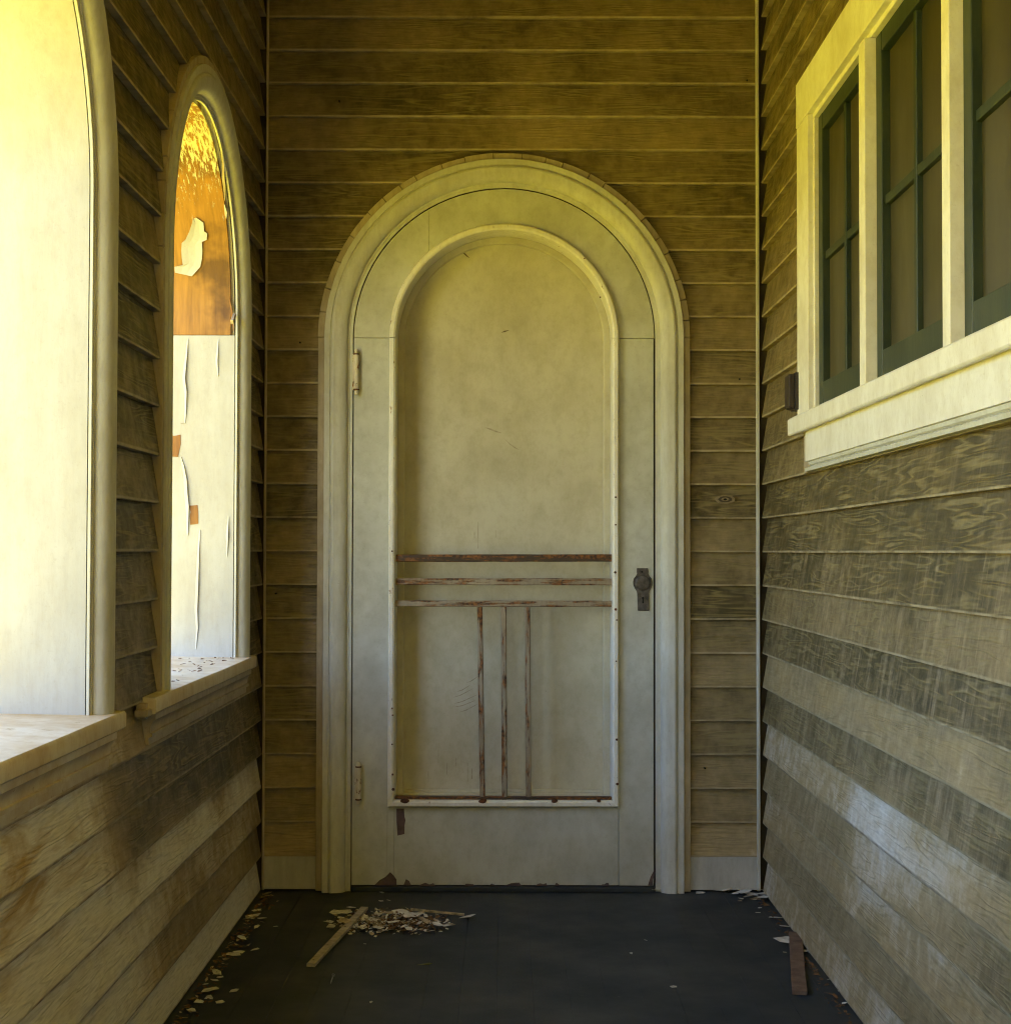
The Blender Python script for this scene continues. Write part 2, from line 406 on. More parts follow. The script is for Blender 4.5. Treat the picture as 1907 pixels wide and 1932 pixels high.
def board(parent, u0, u1, z0, z1, ops, dirtf, lip=0.019, name='siding_board', mat=None, wob=1.0):
    """one course of clapboard; each stretch between openings is a board of its own"""
    mat = mat or M_SIDING
    M = 6
    zs_ = [z0, z0 + 0.0035, z0 + 0.0065] + [z0 + 0.0065 + (z1 - z0 - 0.0065) * j / (M - 2) for j in range(1, M - 1)]
    rows = [seg_split(u0, u1, ops, z) for z in zs_]
    base = max(rows, key=len)
    ph = random.uniform(0, 100)
    made = []
    groups = [[i] for i in range(len(base))]
    if any(len(r) != len(base) for r in rows): groups = [list(range(len(base)))]
    for grp in groups:
        V, F, AT = [], [], {'dirt': [], 'streak': [], 'stain': [], 'edge': []}
        for si in grp:
            a0, b0 = base[si]
            off = len(V)
            span = max(b0 - a0, 0.02)
            N = max(2, int(span / 0.12))
            m = M + 3
            for i in range(N + 1):
                t = i / N
                for j in range(M + 1):
                    r = rows[j]
                    if len(r) == len(base): a, b = r[si]
                    else:                      # the opening no longer reaches this height: halves meet over its centre
                        cs = sorted(o_[0] for o_ in ops)
                        a = r[0][0] if si == 0 else cs[si - 1]
                        b = r[-1][1] if si == len(base) - 1 else cs[si]
                    u = a + (b - a) * t
                    w = noise.noise((u * 2.3, z0 * 9.1, ph)) * 0.0016 * wob
                    zz = zs_[j] + (noise.noise((u * 1.1, ph, 3.3)) * 0.0018 * wob if j == 0 else 0)
                    d = lip * ((zs_[j] - z0) / (z1 - z0)) + w + (0.0016 if j == 0 else 0.0)
                    V.append((u, d, zz))
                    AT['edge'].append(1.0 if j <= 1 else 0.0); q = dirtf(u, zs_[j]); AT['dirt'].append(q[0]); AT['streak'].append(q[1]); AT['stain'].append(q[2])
                for (d, jj) in ((0.0255, M), (0.0255, 0)):
                    u = V[off + i * m + jj][0]
                    V.append((u, d, V[off + i * m + jj][2]))
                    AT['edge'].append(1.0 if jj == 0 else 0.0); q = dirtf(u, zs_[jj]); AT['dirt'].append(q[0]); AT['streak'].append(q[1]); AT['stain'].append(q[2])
            for i in range(N):
                for j in range(m):
                    k2 = (j + 1) % m
                    F.append((off + i * m + j, off + i * m + k2, off + (i + 1) * m + k2, off + (i + 1) * m + j))
            F += [tuple(off + j for j in range(m)), tuple(off + N * m + j for j in range(m))]
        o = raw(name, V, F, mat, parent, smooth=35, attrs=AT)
        made.append(o)
    return made

# ---- back wall
bw = empty('porch_wall', FB)
tag(bw, 'brown clapboard end wall that holds the arched door', 'wall')
rb = random.Random(3)
tone_b = [rb.uniform(-0.10, 0.10) for _ in range(NBOARD + 2)]
door_op = [(CU, ZS, -1.0, RCUT, None)]
for i in range(NBOARD):
    z0 = ZB0 + PITCH * i; z1 = min(z0 + PITCH + 0.004, ZTOP)
    tn = tone_b[i]
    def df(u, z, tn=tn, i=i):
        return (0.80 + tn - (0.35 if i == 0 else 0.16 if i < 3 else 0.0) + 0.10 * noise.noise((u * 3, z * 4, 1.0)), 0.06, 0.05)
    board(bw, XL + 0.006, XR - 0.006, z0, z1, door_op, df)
for (a, b) in ((XL + 0.006, CU - RCUT), (CU + RCUT, XR - 0.012)):
    box('base_board', a, b, 0.002, 0.022, 0.006, ZB0 + 0.006, M_BASE, bw, bevel=0.0015)
box('corner_bead', XR - 0.0165, XR - 0.0065, -0.008, 0.004, 0.004, ZTOP, M_CASING, bw, bevel=0.002)
box('corner_bead', XL + 0.002, XL + 0.009, -0.004, 0.004, 0.004, ZTOP, M_EDGE, bw, bevel=0.002)
box('sheathing', -1.1, 1.0, 0.135, 0.18, -0.62, ZTOP, M_CORE, bw, bevel=0)
# sheathing round the door opening
core = [boxvf(-1.1, CU - 0.47, 0.0265, 0.1345, -0.60, ZTOP - 0.002), boxvf(CU + 0.47, 1.0, 0.0265, 0.1345, -0.60, ZTOP - 0.002)]
V, F = [], []; n = 32
for i in range(n + 1):
    a = math.pi - math.pi * i / n
    p = (CU + 0.47 * math.cos(a), ZS + 0.47 * math.sin(a))
    V += [(p[0], 0.0265, p[1]), (p[0], 0.0265, ZTOP - 0.002), (p[0], 0.1345, p[1]), (p[0], 0.1345, ZTOP - 0.002)]
for i in range(n):
    for (a, b) in ((0, 1), (2, 3), (0, 2)):
        F.append((i * 4 + a, i * 4 + b, i * 4 + 4 + b, i * 4 + 4 + a))
core.append((V, F))
multi('sheathing', core, M_CORE, bw)

# a knot and a few old nail holes in the boards
kn = W(1368, 942)
def ell(c, a, b, n=14): return [(c.x + a * math.cos(2 * math.pi * i / n) * (1 + 0.12 * math.sin(3.1 * i)), c.z + b * math.sin(2 * math.pi * i / n)) for i in range(n)]
raw('knot', *prismvf(ell(kn, 0.030, 0.0135), 0.0028, 0.012), M_SIDING_PALE, bw)
raw('knot', *prismvf(ell(kn, 0.021, 0.0090), 0.0023, 0.012), M_CORE, bw)
raw('knot', *prismvf(ell(kn, 0.012, 0.0055), 0.0017, 0.012), M_SIDING_PALE, bw)
raw('knot', *prismvf(ell(kn, 0.005, 0.0030), 0.0010, 0.012), M_BLACK, bw)
for (x, y) in ((1409, 151), (566, 646), (1395, 715), (520, 1120), (1330, 1450), (640, 190)):
    p = W(x, y); raw('nail_hole', *prismvf(ell(p, 0.0028, 0.0028, 8), -0.0012, 0.02), M_BLACK, bw)

# profile of the arched casing, front at d = f
def casing_profile(f):
    P = [(0.541, f + 0.034), (0.541, f + 0.001), (0.540, f), (0.5245, f), (0.5225, f + 0.003), (0.5205, f + 0.003), (0.519, f - 0.002)]
    for t in range(0, 6):                           # round nose
        a = R_(90 - 18 * t); P.append((0.512 + 0.007 * math.cos(R_(18 * t)) - 0.004 * t / 5, f - 0.002 - 0.004 * math.sin(R_(36 * t))))
    P = P[:7] + [(0.516, f - 0.0045), (0.511, f - 0.0055), (0.506, f - 0.004)]
    for t in range(1, 8):                           # cove
        a = R_(90 * t / 7)
        P.append((0.506 - 0.034 * math.sin(a), f - 0.004 + 0.026 * (1 - math.cos(a))))
    P += [(0.4665, f + 0.0225), (0.4655, f + 0.0245), (0.4585, f + 0.0245), (RIN, f + 0.0255), (RIN, f + 0.0305), (0.470, f + 0.0305), (0.470, f + 0.033)]
    return P
dc = multi('door_casing', [sweepvf(arch_path(CU, ZS, 0.0), casing_profile(-0.020))], M_CASING, bw, smooth=28)
# strip of short kerfed pieces round the outside of the casing
zk = ZS
for s in (-1, 1):
    u0, u1 = sorted((CU + s * 0.5415, CU + s * ROUT))
    box('edge_strip', u0, u1, -0.007, 0.02, 0.003, ZS - 0.001, M_EDGE, dc, bevel=0.001)
ang = 0.0
while ang < 180 - 1e-6:
    st = random.choice((5.5, 6.5, 7.5, 9)); a1 = min(180.0, ang + st)
    if 180 - a1 < 4: a1 = 180.0
    jr = random.uniform(-0.0015, 0.0015)
    v, f = ringvf(CU, ZS, 0.5415, ROUT + jr, ang + 0.12, a1 - 0.12, -0.0065 + jr, 0.02, n=3)
    raw('edge_strip', v, f, M_EDGE, dc, bevel=0.0008)
    ang = a1

# ---- left wall with the row of arched openings
lw = empty('porch_wall', FLW)
tag(lw, 'clapboard outer porch wall pierced by tall arched openings', 'wall')
ARCH = [-0.835 - 1.501 * i for i in range(3)]
SILLZ = 0.722
rl = random.Random(11)
tone_l = [rl.uniform(-0.08, 0.10) for _ in range(NBOARD + 2)]
lops = [(c, ZS, SILLZ - 0.04, RCUT, None) for c in ARCH]
def sstep(a, b, x):
    t = max(0, min(1, (x - a) / (b - a))); return t * t * (3 - 2 * t)
low_tone = {0: -0.02, 1: 0.08, 2: 0.0, 3: -0.08, 4: 0.10, 5: 0.05}
for i in range(-1, NBOARD):
    z0 = ZB0 + PITCH * i if i >= 0 else 0.003
    z1 = ZB0 + PITCH * (i + 1) + 0.004 if i >= 0 else ZB0 + 0.004
    z1 = min(z1, ZTOP)
    tn = tone_l[i]
    def df(u, z, tn=tn, i=i):
        up = 0.88 + tn
        # below the sills the paint is cleaner beyond the pier between the openings
        lo = -0.22 + 0.80 * sstep(-2.05, -1.15, u + 0.25 * noise.noise((u * 2.0, z * 6.0, 4.4))) * (0.55 + 0.45 * math.sin(i * 2.1 + 1)) + low_tone.get(i, 0)
        lo += 0.75 * sstep(0.26, 0.56, z + 0.12 * noise.noise((u * 4.0, z * 2.0, 6.1))) * sstep(-1.98, -1.66, u)
        lo += 0.10 * noise.noise((u * 2.5, z * 3.0, 9.0))
        t = sstep(0.60, 0.95, z)
        return (lo * (1 - t) + up * t, 0.55 * (1 - t) * sstep(-1.5, -1.0, u), (0.75 * sstep(0.30, 0.55, z) + 0.25) * (1 - t) * (1 - sstep(-2.05, -1.65, u)) + 0.12 * (1 - t))
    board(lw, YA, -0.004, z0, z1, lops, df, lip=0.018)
# solid thick core: piers, dwarf wall and the spandrels over the arches
XO = -0.985                                         # outer face of the wall
d1 = XL - XO
RO = RIN + 0.012                                    # rough opening behind the linings
core = [boxvf(YA, 0.02, 0.0265, d1, -0.62, SILLZ - 0.045)]
edges = [YA] + sum([[c - RO, c + RO] for c in reversed(ARCH)], []) + [0.02]
for a, b in zip(edges[::2], edges[1::2]): core.append(boxvf(a, b, 0.0265, d1, SILLZ - 0.0455, ZTOP))
for c in ARCH:
    V, F = [], []; n = 32
    for i in range(n + 1):
        a = math.pi - math.pi * i / n
        p = (c + RO * math.cos(a), ZS + RO * math.sin(a))
        V += [(p[0], 0.0265, p[1]), (p[0], 0.0265, ZTOP), (p[0], d1, p[1]), (p[0], d1, ZTOP)]
    for i in range(n):
        for (a, b) in ((0, 1), (2, 3), (0, 2)):
            F.append((i * 4 + a, i * 4 + b, i * 4 + 4 + b, i * 4 + 4 + a))
    core.append((V, F))
multi('masonry_core', core, M_EXT, lw)

CF = -0.010                                         # casing front of the arches
JS = 0.024                                          # the lining starts here
for ai, c in enumerate(ARCH):
    ao = multi('arched_opening', [sweepvf(arch_path(c, ZS, SILLZ - 0.004), casing_profile(CF))], M_CASING, lw, smooth=28)
    u0, u1 = c - ROUT, c + ROUT
    for s in (-1, 1):
        a, b = sorted((c + s * 0.5415, c + s * ROUT))
        box('edge_strip', a, b, -0.004, 0.02, SILLZ - 0.003, ZS - 0.001, M_EDGE, ao, bevel=0.001)
    ang = 0.0
    while ang < 180 - 1e-6:
        a1 = min(180.0, ang + random.choice((6, 7.5, 9)))
        if 180 - a1 < 4: a1 = 180.0
        v, f = ringvf(c, ZS, 0.5415, ROUT + random.uniform(-0.0015, 0.0015), ang + 0.12, a1 - 0.12, -0.0035, 0.02, n=3)
        raw('edge_strip', v, f, M_EDGE, ao, bevel=0.0008); ang = a1
    # linings: two flat jambs and the bent plywood soffit
    for s in ((-1, 1) if ai == 0 else ()):
        a, b = sorted((c + s * RIN, c + s * (RIN + 0.0115)))
        j = box('jamb', a, b, 0.0225, d1 - 0.001, SILLZ - 0.01, ZS - 0.047, M_JAMB, ao, bevel=0.001)
    path = arch_path(c, ZS, ZS - 0.046 if ai == 0 else SILLZ - 0.01)
    path = [(o, dr) for (o, dr) in path]
    r0 = RIN - 0.002 if ai == 0 else RIN
    V, F = sweepvf(path, [(r0, JS + (0.010 if ai == 0 else -0.0015)), (r0, d1 - 0.001), (RIN + 0.0115, d1 - 0.001), (RIN + 0.0115, JS + (0.010 if ai == 0 else -0.0015))])
    arc = []
    for (x_, d_, z_) in V:
        an = math.atan2(max(0.0, z_ - ZS), x_ - c); arc.append(RIN * min(an, math.pi - an))
    sf = raw('soffit' if ai == 0 else 'lining', V, F, M_BARE if ai == 0 else M_JAMB, ao, smooth=30, attrs={'arc': arc})
    if ai == 0: sf['label'] = 'bare brown plywood soffit with flecks of old paint'
    # sill with rounded nose, apron moulding below
    n0 = u0 - (0.13 if ai == 0 else 0.03); n1 = u1 + (0.004 if ai == 0 else 0.002)
    sv = [(-0.026, SILLZ - 0.004), (-0.022, SILLZ + 0.001), (0.03, SILLZ + 0.004), (d1 + 0.03, SILLZ - 0.012 + 0.02), (d1 + 0.03, SILLZ - 0.03), (-0.022, SILLZ - 0.032), (-0.026, SILLZ - 0.028)]
    V, F = [], []; NS = 14; m = len(sv)
    for i in range(NS + 1):
        u = n0 + (n1 - n0) * i / NS
        for (d, z) in sv:
            V.append((u, d + noise.noise((u * 3, z * 20, ai)) * 0.001, z + noise.noise((u * 2, d * 3, ai + 5.0)) * 0.0012))
    for i in range(NS):
        for j in range(m): F.append((i * m + j, i * m + (j + 1) % m, (i + 1) * m + (j + 1) % m, (i + 1) * m + j))
    F += [tuple(range(m)), tuple(range(NS * m, NS * m + m))]
    raw('sill', V, F, M_SILL, ao, smooth=40)
    av = [(-0.018, -0.0325), (-0.018, -0.046), (-0.013, -0.050), (-0.008, -0.060), (-0.0065, -0.073), (-0.011, -0.074), (-0.011, -0.081), (-0.004, -0.083), (-0.004, -0.098), (0.02, -0.098), (0.02, -0.0325)]
    a0, a1 = u0 - (0.10 if ai == 0 else -0.01), u1 - 0.035
    V = [(u, d, SILLZ + z) for u in (a0, a1) for (d, z) in av]; m = len(av)
    F = [(j, (j + 1) % m, m + (j + 1) % m, m + j) for j in range(m)] + [tuple(range(m)), tuple(range(m, 2 * m))]
    raw('apron', V, F, M_SILL if ai else M_EDGE, ao, smooth=30)

# ---- paint that hangs on or has come off the lining of the farther opening
A0 = [o for o in lw.children if o.name.startswith('arched_opening')][0]
cA = ARCH[0]
yJ = cA + RIN
def JP(px, py, out=0.001):
    """pixel on the far lining -> local wall coordinates (u, d, z), on the flat jamb or up the curve of the soffit"""
    p = hit(px, py, 1, yJ)
    if p.z <= ZS: return (yJ + (0.002 if p.z > ZS - 0.046 else 0.0) - out, XL - p.x, p.z)
    r = ray(px, py); o = CAM.translation
    b = 2 * (r.y * (o.y - cA) + r.z * (o.z - ZS)); a = r.y ** 2 + r.z ** 2
    cc = (o.y - cA) ** 2 + (o.z - ZS) ** 2 - (RIN - 0.002 - out) ** 2
    t = (-b + math.sqrt(max(0, b * b - 4 * a * cc))) / (2 * a)
    p = o + r * t
    return (p.y, XL - p.x, p.z)
def patch(name, pix, mat, parent, out=0.0012, sub=0):
    top = [JP(x, y, out) for x, y in pix]; bot = [JP(x, y, -0.002) for x, y in pix]
    n = len(pix)
    F = [tuple(range(n)), tuple(range(n, 2 * n))[::-1]] + [(i, (i + 1) % n, n + (i + 1) % n, n + i) for i in range(n)]
    return raw(name, top + bot, F, mat, parent)
# white island of paint on the soffit, built in strips so that it follows the curve
isl_l = [(364, 413), (362, 422), (357, 437), (350, 452), (343, 458), (342, 472), (343, 487), (345, 500), (329, 503), (330, 514)]
isl_r = [(370, 410), (384, 420), (385, 436), (391, 440), (390, 452), (381, 456), (382, 472), (381, 488), (378, 503), (362, 521)]
for i in range(len(isl_l) - 1):
    pass
V, F = [], []
for (a, b) in zip(isl_l, isl_r):
    for k in range(4):
        t = k / 3; V.append(JP(a[0] + (b[0] - a[0]) * t, a[1] + (b[1] - a[1]) * t, 0.0022 + (0.002 if k in (0, 3) else 0)))
for i in range(len(isl_l) - 1):
    for k in range(3): F.append((i * 4 + k, i * 4 + k + 1, i * 4 + 5 + k, i * 4 + 4 + k))
pi_ = raw('paint_island', V, F, M_JAMB, A0)
sm = pi_.modifiers.new('thick', 'SOLIDIFY'); sm.thickness = 0.0012; sm.offset = 0
patch('bare_patch', [(309, 828), (325, 823), (341, 820), (341, 838), (338, 852), (336, 862), (322, 861), (309, 866)], M_WOODPATCH, A0)
patch('bare_patch', [(357, 954), (373, 953), (374, 972), (374, 988), (359, 990), (358, 974), (360, 966)], M_WOODPATCH, A0)
def curl(pix, w0, parent, mat, lift=0.004, name='paint_curl'):
    """a lifted lip of paint along a crack"""
    V, F = [], []
    for i, (x, y) in enumerate(pix):
        t = i / (len(pix) - 1); w = w0 * (0.25 + math.sin(math.pi * min(max(t, 0.05), 0.95)))
        V += [JP(x - w, y, 0.0006), JP(x, y, lift * (0.3 + math.sin(math.pi * t))), JP(x + 0.6, y, 0.0004)]
    for i in range(len(pix) - 1):
        for k in range(2): F.append((i * 3 + k, i * 3 + k + 1, i * 3 + 4 + k, i * 3 + 3 + k))
    return raw(name, V, F, mat, parent, smooth=60, fix=True)
curl([(355, 640), (354, 665), (352, 690), (350, 715), (353, 740), (352, 770), (350, 798)], 5, A0, M_JAMB, 0.006)
curl([(342, 862), (348, 880), (353, 905), (355, 935), (357, 955), (356, 985), (355, 1010)], 6, A0, M_JAMB, 0.006)
curl([(413, 640), (411, 680), (412, 710)], 4, A0, M_JAMB, 0.004)
curl([(378, 1000), (376, 1050), (375, 1100), (373, 1150), (374, 1185), (370, 1225)], 5, A0, M_JAMB, 0.005)
curl([(432, 975), (431, 1010), (429, 1050)], 4, A0, M_JAMB, 0.005)
curl([(340, 798), (346, 799), (351, 799)], 2, A0, M_GRIME, 0.002)
# torn plywood edge: splinters standing off at the border of soffit and casing
def splinter(pts, w, mat, dd=0.010):
    V, F = [], []
    for i, (x, y) in enumerate(pts):
        for ox in (-w, w):
            for out in (0.0015, 0.0045): 
                p = JP(x + ox * (1 - 0.8 * abs(2 * i / (len(pts) - 1) - 1)), y, out); V.append(p)
    for i in range(len(pts) - 1):
        b = i * 4
        for (p, q) in ((0, 1), (1, 3), (3, 2), (2, 0)): F.append((b + p, b + q, b + 4 + q, b + 4 + p))
    return raw('splinter', V, F, mat, A0)
splinter([(417, 290), (421, 310), (421, 335), (423, 355), (424, 378)], 2.6, M_EDGE)
splinter([(423, 385), (426, 400), (427, 412)], 2.4, M_CASING)
splinter([(432, 560), (437, 585), (438, 605), (441, 624)], 2.2, M_WOODPATCH)
v, f = boxvf(yJ - 0.05, yJ - 0.004, 0.018, 0.026, 1.655, 1.667)
sp = raw('splinter', v, f, M_EDGE, A0, bevel=0.001)
sp.data.transform(Matrix.Translation((yJ - 0.03, 0.02, 1.66)) @ Matrix.Rotation(R_(-35), 4, 'Y') @ Matrix.Translation((-yJ + 0.03, -0.02, -1.66)))
# broken sill end of the farther opening
multi('broken_horn', [boxvf(cA - ROUT - 0.165, cA - ROUT - 0.131, -0.018, 0.010, SILLZ - 0.034, SILLZ - 0.020), boxvf(cA - ROUT - 0.150, cA - ROUT - 0.131, -0.010, 0.010, SILLZ - 0.040, SILLZ - 0.008)], M_EDGE, A0, bevel=0.002)

# ---- right wall with the bank of windows
rw = empty('porch_wall', FRW)
tag(rw, 'clapboard house wall with wash streaks under the bank of windows', 'wall')
WU0, WU1 = 0.677, 2.755                             # outer edges of the casing (u = -y)
WZ0, WZ1 = 1.236, 2.232
rr = random.Random(5)
tone_r = [rr.uniform(-0.06, 0.08) for _ in range(NBOARD + 2)]
alt_r = {-1: 0.34, 0: 0.54, 1: 0.44, 2: 0.62, 3: 0.40, 4: 0.88, 5: 0.55, 6: 0.95, 7: 0.76, 8: 0.97, 9: 1.0, 10: 1.05}
wop = [((WU0 + WU1) / 2, WZ1, WZ0 + 0.006, (WU1 - WU0) / 2 - 0.006, WZ1 - 0.006)]
for i in range(-1, NBOARD):
    z0 = ZB0 + PITCH * i if i >= 0 else 0.003
    z1 = ZB0 + PITCH * (i + 1) + 0.004 if i >= 0 else ZB0 + 0.004
    z1 = min(z1, ZTOP)
    base_d = alt_r.get(i, 0.86)
    def df(u, z, i=i, base_d=base_d):
        q = base_d + 0.12 * noise.noise((u * 2.0, z * 3.0, 2.0))
        # faint spot of light on the boards, painted in as paler colour
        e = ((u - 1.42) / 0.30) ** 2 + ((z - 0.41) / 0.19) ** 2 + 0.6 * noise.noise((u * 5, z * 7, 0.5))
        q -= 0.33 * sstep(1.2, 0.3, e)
        stv = (0.8 if 2 <= i <= 8 else 0.35) * sstep(0.1, 0.7, u)
        q -= 0.5 * sstep(2.7, 3.3, u)                   # unseen stretch made paler to bounce light onto the left wall
        return (q, stv, 0.30 if i in (1, 3, 5) else 0.1)
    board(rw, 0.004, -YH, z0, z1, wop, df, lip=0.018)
multi('sheathing', [boxvf(-0.02, WU0 + 0.08, 0.0265, 0.14, -0.62, ZTOP), boxvf(WU1 - 0.08, -YH, 0.0265, 0.14, -0.62, ZTOP),
      boxvf(WU0 + 0.08, WU1 - 0.08, 0.0265, 0.14, -0.62, WZ0 + 0.08), boxvf(WU0 + 0.08, WU1 - 0.08, 0.0205, 0.14, WZ1 - 0.06, ZTOP),
      boxvf(-0.02, -YH, 0.1405, 0.20, -0.62, ZTOP)], M_CORE, rw)
win = empty('window', FRW @ Matrix.Translation((0, 0, 0)))
tag(win, 'white framed bank of green casement windows above the streaked clapboards', 'window')
SZ0, SZ1 = 1.368, 2.116                             # sash bottom and top
IU0, IU1 = 0.822, 2.625                             # inner edges of the casing
box('casing', WU0, IU0, -0.020, 0.0, SZ0 - 0.002, SZ1, M_WHITE, win)
box('casing', IU1, WU1, -0.020, 0.0, SZ0 - 0.002, SZ1, M_WHITE, win)
box('casing', WU0, WU1, -0.0215, 0.0, SZ1 + 0.0005, WZ1, M_WHITE, win)
multi('casing', [boxvf(WU0, IU0 + 0.01, 0.0005, 0.0205, WZ0, WZ1 - 0.001), boxvf(IU1 - 0.01, WU1, 0.0005, 0.0205, WZ0, WZ1 - 0.001)], M_EDGE, win)
multi('stop', [boxvf(IU0 - 0.001, IU0 + 0.012, -0.006, 0.03, SZ0, SZ1 - 0.012), boxvf(IU1 - 0.012, IU1 + 0.001, -0.006, 0.03, SZ0, SZ1 - 0.012),
               boxvf(IU0 - 0.001, IU1 + 0.001, -0.0065, 0.03, SZ1 - 0.012, SZ1 + 0.001)], M_WHITE, win, bevel=0.0015)
MUL = [(1.378, 1.431), (2.000, 2.045)]
for (a, b) in MUL:
    box('mullion', a, b, -0.020, 0.05, SZ0, SZ1 - 0.0125, M_WHITE, win)
sb = [(-0.039, 1.3625), (-0.035, 1.367), (0.03, 1.378), (0.03, 1.335), (-0.035, 1.321), (-0.039, 1.325)]
def extr(prof, u0, u1):
    m = len(prof)
    V = [(u, d, z) for u in (u0, u1) for (d, z) in prof]
    F = [(j, (j + 1) % m, m + (j + 1) % m, m + j) for j in range(m)] + [tuple(range(m)), tuple(range(m, 2 * m))]
    return V, F
multi('sill', [extr(sb, 0.642, WU1 + 0.035)], M_WHITE, win, bevel=0.0015)
multi('apron', [extr([(-0.017, 1.3255), (-0.017, 1.248), (0.004, 1.248), (0.004, 1.3255)], 0.765, WU1 - 0.08)], M_WHITE, win, bevel=0.0015)
multi('apron_moulding', [extr([(-0.012, 1.2475), (-0.010, 1.240), (-0.004, 1.236), (0.004, 1.236), (0.004, 1.2475)], 0.775, WU1 - 0.09),
      extr([(-0.010, 1.2355), (-0.016, 1.232), (-0.014, 1.224), (0.006, 1.222), (0.006, 1.2355)], 0.75, WU1 - 0.07)], M_CASING, win)
box('casing', WU0 + 0.012, 0.764, -0.006, 0.004, 1.222, 1.320, M_EDGE, win)
bays = [(IU0 + 0.012, MUL[0][0]), (MUL[0][1], MUL[1][0]), (MUL[1][1], IU1 - 0.012)]
for (a, b) in bays:
    a += 0.002; b -= 0.002
    z0, z1 = SZ0 + 0.004, SZ1 - 0.014
    sw, br, tr = 0.046, 0.066, 0.042
    sh = multi('sash', [boxvf(a, a + sw, 0.004, 0.036, z0, z1), boxvf(b - sw, b, 0.004, 0.036, z0, z1)], M_GREEN, win, bevel=0.002)
    box('rail', a + sw + 0.0003, b - sw - 0.0003, 0.0045, 0.036, z0, z0 + br, M_GREEN, sh)
    box('rail', a + sw + 0.0003, b - sw - 0.0003, 0.0045, 0.036, z1 - tr, z1, M_GREEN, sh)
    mu = (a + b) / 2; mz = (z0 + br + z1 - tr) / 2
    box('muntin', mu - 0.010, mu + 0.010, 0.010, 0.034, z0 + br + 0.0005, z1 - tr - 0.0005, M_GREEN, sh)
    for (p, q) in ((a + sw, mu - 0.010), (mu + 0.010, b - sw)):
        box('muntin', p + 0.0003, q - 0.0003, 0.011, 0.034, mz - 0.010, mz + 0.010, M_GREEN, sh)
        for (r, s) in ((z0 + br, mz - 0.010), (mz + 0.010, z1 - tr)):
            box('pane', p - 0.003, q + 0.003, 0.022, 0.026, r - 0.003, s + 0.003, M_PANE, sh, bevel=0)

# ---- unseen end wall behind the camera, added to cut frontal light
ew = raw('porch_wall', *boxvf(-0.98, 0.765, YN - 0.2, YN - 0.002, -0.62, ZTOP), M_EXT)  # added, unseen end wall
tag(ew, 'plain end wall added behind the camera to cut frontal light', 'wall')

# ------------------------------------------------------------------ the arched door
dr = empty('arched_door', Matrix.Translation((CU, 0.0, 0.0)))
tag(dr, 'weathered cream arched door with rusty bars across its recessed panel', 'door')
DF = 0.008                                          # face of the door leaf
DT = 0.052
RL = 0.4545                                         # leaf radius
PR = 0.347                                          # outer radius of the bead round the panel
ZD0 = W(951, 1672).z
ZP0 = W(951, 1523).z                                # bottom of the bead
ZP1 = W(951, 1499).z
box('stile', -RL, -PR - 0.0006, DF, DT, ZD0, ZS - 0.0008, M_DOOR, dr, bevel=0.0012)
box('stile', PR + 0.0006, RL - 0.002, DF, DT, ZD0, ZS - 0.0008, M_DOOR, dr, bevel=0.0012)
box('bottom_rail', -PR + 0.0006 + 0.02, PR - 0.0008, DF + 0.001, DT, ZD0 + 0.0005, ZP0 + 0.012, M_DOOR, dr, bevel=0.0012)
box('stile_edge', -PR - 0.0003, -PR + 0.0198, DF + 0.0005, DT, ZD0, ZP0 + 0.012, M_DOOR, dr, bevel=0.0008)
c1 = math.degrees(math.acos(-0.228 / PR)); c2 = math.degrees(math.acos(-0.228 / RL))
for (a0, a1, b0, b1) in ((180, c1, 180, c2), (c1, 0, c2, 0)):
    v, f = ringvf(0, ZS, PR, RL, a0 - 0.05, a1 + 0.05, DF, DT, n=28, b0=b0 - 0.05, b1=b1 + 0.05)
    raw('head_piece', v, f, M_DOOR, dr, smooth=40, bevel=0.001)
# bead round the panel (half-round, mitred at the bottom)
bead = [(PR, DF + 0.004), (PR, DF - 0.010), (PR - 0.004, DF - 0.014), (PR - 0.013, DF - 0.014), (PR - 0.0185, DF - 0.010), (PR - 0.0195, DF - 0.004), (PR - 0.0195, DF + 0.106), (PR - 0.001, DF + 0.106)]
zc = ZS
V, F = sweepvf(arch_path(0, ZS, ZS)[1:-1], bead)
raw('bead', V, F, M_BEAD, dr, smooth=35)
for s in (-1, 1):
    V = [(s * r, d, ZS - 0.0016) for (r, d) in bead] + [(s * r, d, ZP0 + (PR - r) * 1.0) for (r, d) in bead]
    m = len(bead)
    F = [(j, (j + 1) % m, m + (j + 1) % m, m + j) for j in range(m)] + [tuple(range(m)), tuple(range(m, 2 * m))]
    raw('bead', V, F, M_BEAD, dr, smooth=35)
V = [(s * (r - 0.0012), d - 0.0006, ZP0 + (PR - r)) for s in (-1, 1) for (r, d) in bead]
F = [(j, (j + 1) % m, m + (j + 1) % m, m + j) for j in range(m)] + [tuple(range(m)), tuple(range(m, 2 * m))]
raw('bead', V, F, M_BEAD, dr, smooth=35)
